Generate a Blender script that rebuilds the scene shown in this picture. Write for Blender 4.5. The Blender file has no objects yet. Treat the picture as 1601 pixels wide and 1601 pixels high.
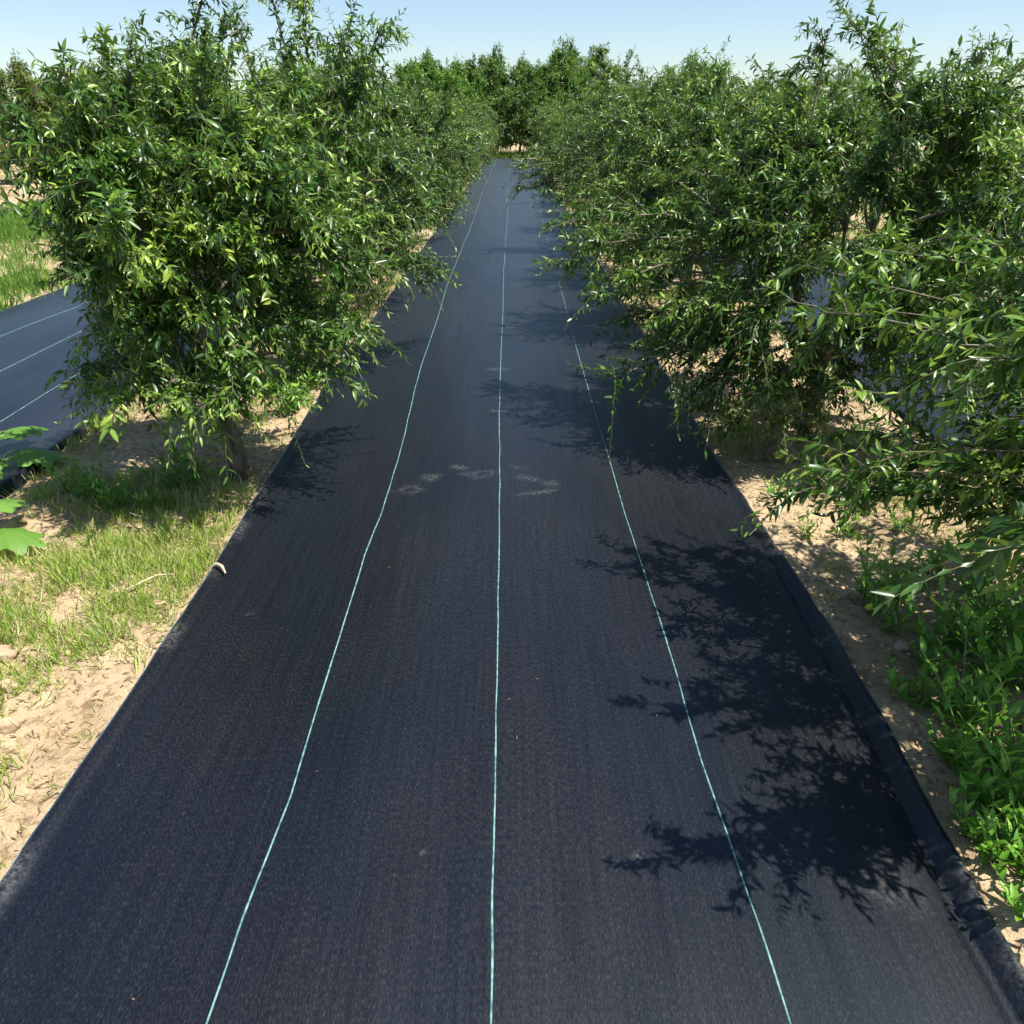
import bpy, math, random
import numpy as np
from mathutils import Vector

S = bpy.context.scene
COL = S.collection
RNG = np.random.default_rng(11)

# ------------------------------------------------------------------ camera, sky, sun, exposure
cam_d = bpy.data.cameras.new("camera")
cam = bpy.data.objects.new("camera", cam_d); COL.objects.link(cam)
cam.location = (0.0, 0.0, 1.70)
cam.rotation_euler = (math.radians(90 - 27.8), 0, 0)
cam_d.sensor_width = 36.0; cam_d.lens = 26.0
cam_d.clip_start = 0.05; cam_d.clip_end = 1500
S.camera = cam

SUN_DIR = Vector((0.46, -0.16, 1.0)).normalized()          # from the ground towards the sun
elev = math.asin(SUN_DIR.z); azim = math.atan2(SUN_DIR.x, SUN_DIR.y)
w = bpy.data.worlds.new("World"); S.world = w; w.use_nodes = True
wn = w.node_tree; wn.nodes.clear()
sky = wn.nodes.new('ShaderNodeTexSky'); sky.sky_type = 'NISHITA'; sky.sun_disc = False
sky.sun_elevation = elev; sky.sun_rotation = azim; sky.air_density = 1.0; sky.dust_density = 0.4; sky.ozone_density = 2.5
bg = wn.nodes.new('ShaderNodeBackground'); bg.inputs['Strength'].default_value = 0.09
wo = wn.nodes.new('ShaderNodeOutputWorld')
wn.links.new(sky.outputs[0], bg.inputs[0]); wn.links.new(bg.outputs[0], wo.inputs[0])
sd = bpy.data.lights.new("sun", 'SUN'); sd.energy = 5.0; sd.angle = math.radians(0.5); sd.color = (1.0, 0.955, 0.88)
sun = bpy.data.objects.new("sun", sd); COL.objects.link(sun)
sun.rotation_euler = (-SUN_DIR).to_track_quat('-Z', 'Y').to_euler()
sun.location = (4, -2, 9)
S.view_settings.view_transform = 'Standard'; S.view_settings.look = 'None'
S.view_settings.exposure = 0.80; S.view_settings.gamma = 1.0
S.render.engine = 'CYCLES'
S.cycles.max_bounces = 8; S.cycles.transparent_max_bounces = 8

# ------------------------------------------------------------------ small helpers
def tag(o, label=None, cat=None, group=None, kind=None):
    if label: o['label'] = label
    if cat: o['category'] = cat
    if group: o['group'] = group
    if kind: o['kind'] = kind
    return o

def empty(name, loc=(0, 0, 0), rz=0.0):
    o = bpy.data.objects.new(name, None); COL.objects.link(o)
    o.location = loc; o.rotation_euler = (0, 0, rz); o.empty_display_size = 0.1
    return o

def mesh_np(name, V, F3=None, F4=None, attrs=None, smooth=True, mat=None):
    me = bpy.data.meshes.new(name)
    V = np.asarray(V, dtype=np.float32)
    n3 = 0 if F3 is None else len(F3); n4 = 0 if F4 is None else len(F4)
    me.vertices.add(len(V)); me.vertices.foreach_set('co', V.ravel())
    loops = []
    if n3: loops.append(np.asarray(F3, dtype=np.int32).ravel())
    if n4: loops.append(np.asarray(F4, dtype=np.int32).ravel())
    L = np.concatenate(loops)
    me.loops.add(len(L)); me.loops.foreach_set('vertex_index', L)
    starts = np.concatenate([np.arange(n3) * 3, n3 * 3 + np.arange(n4) * 4]).astype(np.int32)
    tot = np.concatenate([np.full(n3, 3), np.full(n4, 4)]).astype(np.int32)
    me.polygons.add(n3 + n4)
    me.polygons.foreach_set('loop_start', starts); me.polygons.foreach_set('loop_total', tot)
    me.polygons.foreach_set('use_smooth', np.full(n3 + n4, smooth))
    me.update(calc_edges=True)
    for k, a in (attrs or {}).items():
        at = me.attributes.new(k, 'FLOAT', 'POINT'); at.data.foreach_set('value', np.ascontiguousarray(np.asarray(a, dtype=np.float32).ravel()))
    if mat: me.materials.append(mat)
    return me

def obj(name, me, parent=None, loc=(0, 0, 0)):
    o = bpy.data.objects.new(name, me); COL.objects.link(o); o.location = loc
    if parent: o.parent = parent
    return o

def _h(ix, iy, seed):
    n = (ix * 374761393 + iy * 668265263 + seed * 1442695041) & 0xffffffff
    n = ((n ^ (n >> 13)) * 1274126177) & 0xffffffff
    return ((n ^ (n >> 16)) & 0xffffff) / float(0xffffff)
def vnoise(x, y, seed=0):
    x = np.asarray(x, dtype=np.float64); y = np.asarray(y, dtype=np.float64)
    ix = np.floor(x).astype(np.int64); iy = np.floor(y).astype(np.int64)
    fx = x - ix; fy = y - iy; fx = fx * fx * (3 - 2 * fx); fy = fy * fy * (3 - 2 * fy)
    a = _h(ix, iy, seed); b = _h(ix + 1, iy, seed); c = _h(ix, iy + 1, seed); d = _h(ix + 1, iy + 1, seed)
    return (a * (1 - fx) + b * fx) * (1 - fy) + (c * (1 - fx) + d * fx) * fy - 0.5
def fbm(x, y, seed=0, o=3):
    s = 0; a = 1.0
    for k in range(o):
        s = s + a * vnoise(x * 2 ** k, y * 2 ** k, seed + k * 17); a *= 0.5
    return s
def sstep(a, b, x):
    t = np.clip((x - a) / (b - a), 0, 1); return t * t * (3 - 2 * t)
def nrm(v): return v / np.maximum(np.linalg.norm(v, axis=-1, keepdims=True), 1e-9)

# ------------------------------------------------------------------ materials
def new_mat(name):
    m = bpy.data.materials.new(name); m.use_nodes = True
    nt = m.node_tree; nt.nodes.clear()
    return m, nt, nt.nodes, nt.links
def N(nt, t, **kw):
    n = nt.nodes.new(t)
    for k, v in kw.items():
        if k in n.inputs: n.inputs[k].default_value = v
        else: setattr(n, k, v)
    return n
def ramp(nt, stops, interp='LINEAR'):
    r = nt.nodes.new('ShaderNodeValToRGB'); r.color_ramp.interpolation = interp
    e = r.color_ramp.elements
    e[0].position = stops[0][0]; e[0].color = (*stops[0][1], 1)
    e[1].position = stops[1][0]; e[1].color = (*stops[1][1], 1)
    for p, c in stops[2:]:
        x = e.new(p); x.color = (*c, 1)
    return r
def coords(nt, scale=(1, 1, 1)):
    g = nt.nodes.new('ShaderNodeNewGeometry'); mp = nt.nodes.new('ShaderNodeMapping')
    mp.inputs['Scale'].default_value = scale
    nt.links.new(g.outputs['Position'], mp.inputs['Vector']); return mp.outputs['Vector']

def leaf_material(name, stops, rough=0.36, trans=0.25, tcol=(0.20, 0.36, 0.03), spec=0.5, under=(0.10, 0.17, 0.07)):
    m, nt, nd, lk = new_mat(name)
    at = N(nt, 'ShaderNodeAttribute', attribute_name='lv')
    r = ramp(nt, stops); lk.new(at.outputs['Fac'], r.inputs[0])
    geo = nd.new('ShaderNodeNewGeometry')
    mx = N(nt, 'ShaderNodeMix', data_type='RGBA'); mx.inputs[7].default_value = (*under, 1)
    mul = N(nt, 'ShaderNodeMath', operation='MULTIPLY'); mul.inputs[1].default_value = 0.55
    lk.new(geo.outputs['Backfacing'], mul.inputs[0]); lk.new(mul.outputs[0], mx.inputs[0]); lk.new(r.outputs[0], mx.inputs[6])
    p = N(nt, 'ShaderNodeBsdfPrincipled', Roughness=rough); p.inputs['Specular IOR Level'].default_value = spec
    lk.new(mx.outputs[2], p.inputs['Base Color'])
    t = nd.new('ShaderNodeBsdfTranslucent')
    tm = N(nt, 'ShaderNodeMix', data_type='RGBA', blend_type='MULTIPLY'); tm.inputs[0].default_value = 0.0
    tc = N(nt, 'ShaderNodeMix', data_type='RGBA'); tc.inputs[0].default_value = 0.6
    lk.new(r.outputs[0], tc.inputs[6]); tc.inputs[7].default_value = (*tcol, 1); lk.new(tc.outputs[2], t.inputs[0])
    ms = N(nt, 'ShaderNodeMixShader'); ms.inputs[0].default_value = trans
    lk.new(p.outputs[0], ms.inputs[1]); lk.new(t.outputs[0], ms.inputs[2])
    o = nd.new('ShaderNodeOutputMaterial'); lk.new(ms.outputs[0], o.inputs[0])
    return m

M_leaf = leaf_material('orchard_leaf', [(0.0, (0.014, 0.046, 0.007)), (0.38, (0.045, 0.122, 0.014)), (0.70, (0.140, 0.260, 0.028)), (1.0, (0.34, 0.46, 0.07))])
M_leaf_light = leaf_material('light_leaf', [(0.0, (0.045, 0.12, 0.012)), (0.5, (0.10, 0.24, 0.02)), (1.0, (0.20, 0.36, 0.03))], trans=0.42)
M_leaf_olive = leaf_material('olive_leaf', [(0.0, (0.06, 0.09, 0.015)), (0.5, (0.13, 0.17, 0.03)), (1.0, (0.26, 0.28, 0.05))], rough=0.5)
M_weed = leaf_material('weed_leaf', [(0.0, (0.06, 0.19, 0.015)), (0.5, (0.15, 0.38, 0.03)), (1.0, (0.34, 0.58, 0.08))], rough=0.42, trans=0.38)
M_grass = leaf_material('grass_blade', [(0.0, (0.10, 0.24, 0.02)), (0.45, (0.30, 0.46, 0.05)), (0.8, (0.54, 0.60, 0.15)), (1.0, (0.66, 0.56, 0.30))], rough=0.5, trans=0.35, tcol=(0.3, 0.4, 0.05), under=(0.15, 0.2, 0.05))
M_grass_far = leaf_material('lush_grass', [(0.0, (0.05, 0.14, 0.012)), (0.5, (0.12, 0.26, 0.02)), (1.0, (0.26, 0.38, 0.05))], rough=0.5, trans=0.4, tcol=(0.25, 0.45, 0.03))
M_bigleaf = leaf_material('broad_leaf', [(0.0, (0.10, 0.24, 0.03)), (1.0, (0.22, 0.42, 0.07))], rough=0.45, trans=0.4)
M_dry = leaf_material('dry_leaf', [(0.0, (0.10, 0.055, 0.025)), (0.5, (0.25, 0.16, 0.08)), (1.0, (0.50, 0.38, 0.22))], rough=0.7, trans=0.1, tcol=(0.3, 0.2, 0.1), under=(0.3, 0.22, 0.12))

def bark_material():
    m, nt, nd, lk = new_mat('bark')
    v = coords(nt, (40, 40, 12))
    n = N(nt, 'ShaderNodeTexNoise', Scale=1.0, Detail=5.0); lk.new(v, n.inputs['Vector'])
    r = ramp(nt, [(0.3, (0.05, 0.035, 0.025)), (0.7, (0.20, 0.16, 0.115))]); lk.new(n.outputs[0], r.inputs[0])
    b = N(nt, 'ShaderNodeBump', Strength=0.6, Distance=0.01); lk.new(n.outputs[0], b.inputs['Height'])
    p = N(nt, 'ShaderNodeBsdfPrincipled', Roughness=0.85); lk.new(r.outputs[0], p.inputs['Base Color']); lk.new(b.outputs[0], p.inputs['Normal'])
    o = nd.new('ShaderNodeOutputMaterial'); lk.new(p.outputs[0], o.inputs[0]); return m
M_bark = bark_material()
def simple(name, c1, c2, scale, rough=0.7, bump=0.3):
    m, nt, nd, lk = new_mat(name)
    v = coords(nt)
    n = N(nt, 'ShaderNodeTexNoise', Scale=scale, Detail=4.0); lk.new(v, n.inputs['Vector'])
    r = ramp(nt, [(0.35, c1), (0.65, c2)]); lk.new(n.outputs[0], r.inputs[0])
    b = N(nt, 'ShaderNodeBump', Strength=bump, Distance=0.005); lk.new(n.outputs[0], b.inputs['Height'])
    p = N(nt, 'ShaderNodeBsdfPrincipled', Roughness=rough); lk.new(r.outputs[0], p.inputs['Base Color']); lk.new(b.outputs[0], p.inputs['Normal'])
    o = nd.new('ShaderNodeOutputMaterial'); lk.new(p.outputs[0], o.inputs[0]); return m
M_twig = simple('twig', (0.10, 0.085, 0.05), (0.26, 0.24, 0.15), 30)
M_stem = simple('green_stem', (0.08, 0.15, 0.03), (0.16, 0.24, 0.06), 40, 0.5)
M_clod = simple('dry_clod', (0.30, 0.20, 0.12), (0.52, 0.38, 0.24), 22, 0.95, 0.8)
M_straw = simple('straw', (0.45, 0.36, 0.20), (0.68, 0.58, 0.38), 60, 0.6)
M_pod = simple('dry_pod', (0.36, 0.29, 0.17), (0.58, 0.50, 0.33), 80, 0.6)
M_line = simple('marker_thread', (0.05, 0.15, 0.135), (0.21, 0.38, 0.35), 55, 0.55, 0.2)

def soil_material():
    m, nt, nd, lk = new_mat('sandy_soil')
    v = coords(nt)
    n1 = N(nt, 'ShaderNodeTexNoise', Scale=1.7, Detail=6.0, Roughness=0.6); lk.new(v, n1.inputs['Vector'])
    n2 = N(nt, 'ShaderNodeTexNoise', Scale=26.0, Detail=6.0, Roughness=0.7); lk.new(v, n2.inputs['Vector'])
    n3 = N(nt, 'ShaderNodeTexNoise', Scale=240.0, Detail=3.0); lk.new(v, n3.inputs['Vector'])
    r1 = ramp(nt, [(0.30, (0.40, 0.285, 0.165)), (0.62, (0.58, 0.445, 0.275))]); lk.new(n1.outputs[0], r1.inputs[0])
    r2 = ramp(nt, [(0.36, (0.36, 0.31, 0.27)), (0.50, (1, 1, 1))]); lk.new(n2.outputs[0], r2.inputs[0])
    r3 = ramp(nt, [(0.30, (0.62, 0.60, 0.57)), (0.55, (1, 1, 1))]); lk.new(n3.outputs[0], r3.inputs[0])
    a = N(nt, 'ShaderNodeMix', data_type='RGBA', blend_type='MULTIPLY'); a.inputs[0].default_value = 0.8
    lk.new(r1.outputs[0], a.inputs[6]); lk.new(r2.outputs[0], a.inputs[7])
    b_ = N(nt, 'ShaderNodeMix', data_type='RGBA', blend_type='MULTIPLY'); b_.inputs[0].default_value = 0.8
    lk.new(a.outputs[2], b_.inputs[6]); lk.new(r3.outputs[0], b_.inputs[7])
    bp1 = N(nt, 'ShaderNodeBump', Strength=0.8, Distance=0.02); lk.new(n2.outputs[0], bp1.inputs['Height'])
    bp2 = N(nt, 'ShaderNodeBump', Strength=0.7, Distance=0.004); lk.new(n3.outputs[0], bp2.inputs['Height']); lk.new(bp1.outputs[0], bp2.inputs['Normal'])
    p = N(nt, 'ShaderNodeBsdfPrincipled', Roughness=0.95); p.inputs['Specular IOR Level'].default_value = 0.15
    lk.new(b_.outputs[2], p.inputs['Base Color']); lk.new(bp2.outputs[0], p.inputs['Normal'])
    o = nd.new('ShaderNodeOutputMaterial'); lk.new(p.outputs[0], o.inputs[0]); return m
M_soil = soil_material()

def fabric_material():
    m, nt, nd, lk = new_mat('woven_black_fabric')
    # tape cells of the weave
    v1 = coords(nt, (400, 75, 1))
    wv = N(nt, 'ShaderNodeTexNoise', Scale=1.0, Detail=2.0, Roughness=0.7); lk.new(v1, wv.inputs['Vector'])
    v2 = coords(nt, (75, 2.2, 1))
    st = N(nt, 'ShaderNodeTexNoise', Scale=1.0, Detail=4.0, Roughness=0.65); lk.new(v2, st.inputs['Vector'])
    v3 = coords(nt, (2.2, 0.9, 1))
    lg = N(nt, 'ShaderNodeTexNoise', Scale=1.0, Detail=3.0); lk.new(v3, lg.inputs['Vector'])
    rw = ramp(nt, [(0.36, (0.0006, 0.0007, 0.0010)), (0.52, (0.0020, 0.0022, 0.0032)), (0.70, (0.024, 0.025, 0.029))]); lk.new(wv.outputs[0], rw.inputs[0])
    rs = ramp(nt, [(0.33, (0.62, 0.62, 0.66)), (0.68, (1.45, 1.4, 1.35))]); lk.new(st.outputs[0], rs.inputs[0])
    rl = ramp(nt, [(0.36, (0.70, 0.82, 1.10)), (0.62, (1.30, 1.08, 0.98))]); lk.new(lg.outputs[0], rl.inputs[0])
    a = N(nt, 'ShaderNodeMix', data_type='RGBA', blend_type='MULTIPLY'); a.inputs[0].default_value = 1
    lk.new(rw.outputs[0], a.inputs[6]); lk.new(rs.outputs[0], a.inputs[7])
    b = N(nt, 'ShaderNodeMix', data_type='RGBA', blend_type='MULTIPLY'); b.inputs[0].default_value = 1
    lk.new(a.outputs[2], b.inputs[6]); lk.new(rl.outputs[0], b.inputs[7])
    # dust trodden onto the sheet, and the paler tone of its far stretch
    at = N(nt, 'ShaderNodeAttribute', attribute_name='dust')
    v4 = coords(nt, (60, 60, 1)); dn = N(nt, 'ShaderNodeTexNoise', Scale=1.0, Detail=4.0, Roughness=0.75); lk.new(v4, dn.inputs['Vector'])
    dr = ramp(nt, [(0.42, (0, 0, 0)), (0.62, (1, 1, 1))]); lk.new(dn.outputs[0], dr.inputs[0])
    dm = N(nt, 'ShaderNodeMath', operation='MULTIPLY'); lk.new(at.outputs['Fac'], dm.inputs[0]); lk.new(dr.outputs[0], dm.inputs[1])
    c = N(nt, 'ShaderNodeMix', data_type='RGBA'); lk.new(dm.outputs[0], c.inputs[0]); lk.new(b.outputs[2], c.inputs[6]); c.inputs[7].default_value = (0.20, 0.195, 0.175, 1)
    rr = N(nt, 'ShaderNodeMapRange'); rr.inputs['To Min'].default_value = 0.34; rr.inputs['To Max'].default_value = 0.50; lk.new(st.outputs[0], rr.inputs['Value'])
    bp = N(nt, 'ShaderNodeBump', Strength=0.35, Distance=0.002); lk.new(wv.outputs[0], bp.inputs['Height'])
    bq = N(nt, 'ShaderNodeBump', Strength=0.25, Distance=0.004); lk.new(st.outputs[0], bq.inputs['Height']); lk.new(bp.outputs[0], bq.inputs['Normal'])
    p = N(nt, 'ShaderNodeBsdfPrincipled'); p.inputs['Specular IOR Level'].default_value = 0.60; p.inputs['Specular Tint'].default_value = (0.70, 0.84, 1.0, 1); p.inputs['Sheen Weight'].default_value = 0.44; p.inputs['Sheen Roughness'].default_value = 0.30; p.inputs['Sheen Tint'].default_value = (0.55, 0.75, 1.0, 1)
    lk.new(c.outputs[2], p.inputs['Base Color']); lk.new(rr.outputs[0], p.inputs['Roughness']); lk.new(bq.outputs[0], p.inputs['Normal'])
    o = nd.new('ShaderNodeOutputMaterial'); lk.new(p.outputs[0], o.inputs[0]); return m
M_fabric = fabric_material()

# ------------------------------------------------------------------ terrain height and fabric edges
LE_Y = [-3, 1.19, 2.65, 3.5, 4.35, 5.9, 7.8, 44]; LE_X = [-1.278, -1.278, -1.275, -1.300, -1.326, -1.357, -1.34, -1.34]
RE_Y = [-3, 1.1, 1.72, 2.65, 3.7, 44]; RE_X = [1.13, 1.13, 1.168, 1.190, 1.172, 1.25]
def left_edge(y): return np.interp(y, LE_Y, LE_X) + 0.016 * vnoise(y * 2.2, y * 0 + 3.3, 5) + 0.006 * vnoise(y * 9, y * 0, 6)
def right_edge(y): return np.interp(y, RE_Y, RE_X) + 0.018 * vnoise(y * 1.8, y * 0 + 1.1, 7) + 0.008 * vnoise(y * 8, y * 0, 8)
SIDE = [(-5.09, -2.64), (2.52, 4.95)]
END_Y = 43.0
def soil_rough(x, y):
    near = np.clip(14.0 / np.maximum(np.hypot(x, y), 1), 0, 1)
    return 0.055 * fbm(x * 1.3, y * 1.3, 1, 2) + near * (0.040 * fbm(x * 5, y * 5, 2, 3) + 0.010 * fbm(x * 19, y * 19, 3, 2))
def ground_z(x, y):
    x = np.asarray(x, float); y = np.asarray(y, float)
    le, re = left_edge(y), right_edge(y)
    z = soil_rough(x, y) * (1 - 0.55 * np.exp(-((x - le) / 0.12) ** 2))
    inend = y < END_Y
    bank = 0.024 * np.exp(-(np.maximum(x - re, 0) / 0.22) ** 2) * (x > re - 0.05) * (1 - 0.85 * sstep(2.1, 3.3, y))
    z = z + bank
    m = sstep(le - 0.012, le + 0.012, x) * (1 - sstep(re - 0.02, re - 0.004, x)) * inend
    z = z * (1 - m) + (-0.055) * m
    for a, b in SIDE:
        q = sstep(a - 0.02, a + 0.03, x) * (1 - sstep(b - 0.03, b + 0.02, x)) * inend
        z = z * (1 - q) + (-0.06) * q
    z = z + 0.5 * sstep(60, 300, np.hypot(x, y))
    return z

def axis(fine0, fine1, step, lo, hi, g=1.09):
    a = list(np.arange(fine0, fine1, step))
    s = step; p = a[-1]
    while p < hi: s = s * g; p += s; a.append(p)
    s = step; p = a[0]; b = []
    while p > lo: s = s * g; p -= s; b.append(p)
    return np.array(b[::-1] + a)
def grid_mesh(name, X, Y, Z, attrs=None, mat=None):
    ny, nx = X.shape
    V = np.stack([X.ravel(), Y.ravel(), Z.ravel()], 1)
    i = np.arange(ny * nx).reshape(ny, nx)
    F = np.stack([i[:-1, :-1].ravel(), i[:-1, 1:].ravel(), i[1:, 1:].ravel(), i[1:, :-1].ravel()], 1)
    return mesh_np(name, V, None, F, attrs, True, mat)

gx = axis(-3.0, 2.9, 0.014, -420, 420, 1.05); gy = axis(0.5, 5.0, 0.014, -300, 600, 1.025)
GX, GY = np.meshgrid(gx, gy)
tag(obj('ground', grid_mesh('ground', GX, GY, ground_z(GX, GY), mat=M_soil)), kind='structure')

# ------------------------------------------------------------------ the woven ground cover sheets
def dust_mask(X, Y):
    D = np.zeros_like(X)
    def blob(cx, cy, rx, ry, a, ang=0.0, ring=False):
        c, s = math.cos(ang), math.sin(ang)
        u = ((X - cx) * c + (Y - cy) * s) / rx; v = (-(X - cx) * s + (Y - cy) * c) / ry
        r = np.sqrt(u * u + v * v) + 0.75 * vnoise(X * 26, Y * 26, 9)
        g = np.exp(-((r - 0.8) / 0.35) ** 2) if ring else np.exp(-r ** 3)
        np.maximum(D, a * 0.62 * g, out=D)
    for b in [(-0.53, 3.47, .055, .05, .55, 0, True), (-0.44, 3.62, .05, .045, .6), (-0.30, 3.74, .055, .022, .8, -.4), (-0.17, 3.64, .09, .045, .45, 0, True),
              (0.02, 3.72, .06, .02, .6, -.3), (0.09, 3.58, .08, .03, .5, -.4), (0.14, 3.42, .10, .018, .75, .35), (0.20, 3.52, .05, .04, .5), (-.62, 3.45, .04, .015, .4),
              (-0.09, 4.64, .05, .03, .6, -.3), (-0.10, 5.56, .09, .04, .6), (-0.03, 6.95, .08, .04, .7), (0.09, 6.55, .07, .03, .35), (0.04, 8.9, .06, .05, .3),
              (-0.35, 11.4, .2, .10, .3), (0.12, 10.2, .16, .08, .3), (0.5, 11.1, .12, .06, .45), (0.94, 1.19, .09, .06, .35), (0.95, 1.27, .05, .03, .3),
              (0.33, 1.28, .012, .02, .7), (-0.23, 1.3, .006, .006, .8), (-1.02, 2.36, .01, .012, .5)]:
        blob(*b)
    D = np.maximum(D, 0.14 * np.clip(fbm(X * 0.8, Y * 0.5, 31, 3) + 0.12, 0, 1))
    D = np.maximum(D, 0.28 * sstep(9, 22, Y))                      # paler and greyer towards the far end
    edge = np.clip(vnoise(Y * 5, X * 3, 33) + 0.5 * vnoise(Y * 17, X * 9, 34) - 0.05, 0, 1) * 2.2
    D = np.maximum(D, np.clip(edge, 0, 0.9) * sstep(0.10, 0.0, X - left_edge(Y) + 0.03))
    D = np.maximum(D, np.clip(edge, 0, 0.5) * sstep(0.06, 0.0, right_edge(Y) - X + 0.01))
    return D

def sheet_rows(y0, y1, k=0.006, m=0.016):
    a = [y0]
    while a[-1] < y1: a.append(a[-1] + max(m, k * abs(a[-1])))
    a[-1] = y1
    return np.array(a)
def mat_z(x, y):
    z = 0.020 * fbm(x * 0.9, y * 0.55, 41, 2) + 0.009 * fbm(x * 5, y * 0.8, 43, 2) + 0.0026 * fbm(x * 17, y * 1.6, 44, 2)
    le, re = left_edge(y), right_edge(y)
    dl, dr = x - le, re - x
    bank = 1 - 0.85 * sstep(2.1, 3.3, y)
    z = z * sstep(0.0, 0.15, dl) * sstep(0.0, 0.15, dr)
    z = z + 0.022 * np.exp(-((dl - 0.012) / 0.035) ** 2) + 0.006
    z = z - 0.016 * bank * np.exp(-((dr - 0.058) / 0.020) ** 2) + 0.032 * bank * sstep(0.045, 0.010, dr)
    return z
ys = sheet_rows(-1.5, END_Y); us = np.linspace(0, 1, 170)
U, Y = np.meshgrid(us, ys)
X = left_edge(Y) * (1 - U) + right_edge(Y) * U
Z = mat_z(X, Y)
# hems: one more column on both sides turned down into the soil
X = np.concatenate([X[:, :1] - 0.004, X, X[:, -1:] + 0.006], 1); Y = np.concatenate([Y[:, :1], Y, Y[:, -1:]], 1)
Z = np.concatenate([Z[:, :1] - 0.075, Z, Z[:, -1:] - 0.06], 1)
central = empty('ground_cover_sheet', (-0.06, 1.0, 0.0))
tag(central, 'long black woven ground cover sheet running up the middle between the two tree rows', 'ground cover')
X_, Y_ = X - (-0.06), Y - 1.0
sheet = obj('fabric', grid_mesh('fabric', X_, Y_, Z, {'dust': dust_mask(X, Y)}, M_fabric), central)

def ribbon(name, yy, xx, zf, width, parent, ox, oy, mat):
    yy2 = sheet_rows(-1.4, END_Y - 0.1, 0.01, 0.03)
    xc = np.interp(yy2, yy, xx) + 0.010 * vnoise(yy2 * 1.3, yy2 * 0 + xx[0], 51) + 0.004 * vnoise(yy2 * 6, yy2 * 0 + xx[0], 52)
    hw = width / 2 * (1 + 0.5 * vnoise(yy2 * 14, yy2 * 0 + xx[0], 53))
    cols = [(-1, 0.0008), (-0.6, 0.0030), (0.6, 0.0030), (1, 0.0008)]
    Xr = np.stack([xc + c * hw for c, _ in cols], 1); Yr = np.stack([yy2] * 4, 1)
    Zr = np.stack([zf(xc, yy2) + dz for _, dz in cols], 1)
    return obj(name, grid_mesh(name, Xr - ox, Yr - oy, Zr, mat=mat), parent)
ribbon('marker_line', [-2, 1.1, 1.475, 2.06, 2.8, 3.2, 4.24, 5.0, 5.9, 7, 9, 11.7, 16, 22, 43], [-.65, -.645, -.627, -.642, -.652, -.639, -.658, -.69, -.716, -.726, -.76, -.758, -.755, -.82, -.8], mat_z, 0.0050, sheet, -0.06, 1.0, M_line)
ribbon('marker_line', [-2, 1.1, 1.87, 3.2, 5.2, 9.6, 16, 20, 43], [-.044, -.044, -.048, -.066, -.088, -.105, -.097, -.11, -.11], mat_z, 0.0050, sheet, -0.06, 1.0, M_line)
ribbon('marker_line', [-2, 1.1, 1.6, 2.2, 3.2, 4.24, 5.4, 6.85, 10, 16, 20, 43], [.59, .587, .57, .569, .551, .548, .547, .549, .566, .60, .63, .64], mat_z, 0.0050, sheet, -0.06, 1.0, M_line)

def side_sheet(a, b, label, seed):
    def zf(x, y):
        z = 0.05 * fbm(x * 0.9, y * 0.5, seed, 2) + 0.008 * fbm(x * 5, y * 0.9, seed + 3, 2)
        return z * sstep(0, 0.2, x - a) * sstep(0, 0.2, b - x) + 0.035
    yy = sheet_rows(-1.0, END_Y, 0.012, 0.04); uu = np.linspace(0, 1, 60)
    U, Yg = np.meshgrid(uu, yy)
    wob = 0.03 * vnoise(Yg * 1.1, Yg * 0 + seed, seed + 5)
    Xg = a + (b - a) * U + wob
    Zg = zf(a + (b - a) * U, Yg)
    Xg = np.concatenate([Xg[:, :1] - 0.006, Xg, Xg[:, -1:] + 0.006], 1); Yg = np.concatenate([Yg[:, :1], Yg, Yg[:, -1:]], 1)
    Zg = np.concatenate([Zg[:, :1] - 0.10, Zg, Zg[:, -1:] - 0.10], 1)
    c = (a + b) / 2
    e = tag(empty('ground_cover_sheet', (c, 1.0, 0)), label, 'ground cover')
    D = 0.16 * np.clip(fbm(Xg * 1.1, Yg * 0.6, seed + 9, 3) + 0.2, 0, 1)
    fb = obj('fabric', grid_mesh('fabric', Xg - c, Yg - 1.0, Zg, {'dust': D}, M_fabric), e)
    for k in (0.25, 0.5, 0.75):
        xk = a + (b - a) * k
        ribbon('marker_line', [-2, 60], [xk, xk], lambda x, y: zf(x, y), 0.0038, fb, c, 1.0, M_line)
    return e
side_sheet(*SIDE[0], 'bluish black woven sheet at the left edge, beyond the left tree row', 61)
side_sheet(*SIDE[1], 'dark woven sheet mostly hidden behind the right tree row, a scrap showing through the leaves', 71)

# ------------------------------------------------------------------ leaves and twigs
def leaves(B, D, Nn, L, W, curl, lv):
    """vectorised folded lance-shaped leaves: base, direction, normal"""
    D = nrm(D); S_ = nrm(np.cross(D, Nn)); Nn = nrm(np.cross(S_, D))
    L = L[:, None]; W = W[:, None]; curl = curl[:, None]
    rows = [(0.0, 0.0), (0.30, 0.98), (0.66, 0.80), (1.0, 0.0)]
    P = []
    for t, wd in rows:
        c = B + D * L * t - Nn * curl * L * t * t
        if wd == 0: P.append(c)
        else:
            lift = Nn * W * 0.20 * wd
            P += [c - S_ * W * 0.5 * wd + lift, c, c + S_ * W * 0.5 * wd + lift]
    V = np.stack(P, 1).reshape(-1, 3)
    n = len(B); o = (np.arange(n) * 8)[:, None]
    T = np.concatenate([o + np.array([[0, 2, 1]]), o + np.array([[0, 3, 2]]), o + np.array([[4, 5, 7]]), o + np.array([[5, 6, 7]])], 0)
    Q = np.concatenate([o + np.array([[1, 2, 5, 4]]), o + np.array([[2, 3, 6, 5]])], 0)
    return V, T, Q, np.repeat(lv, 8)

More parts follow.
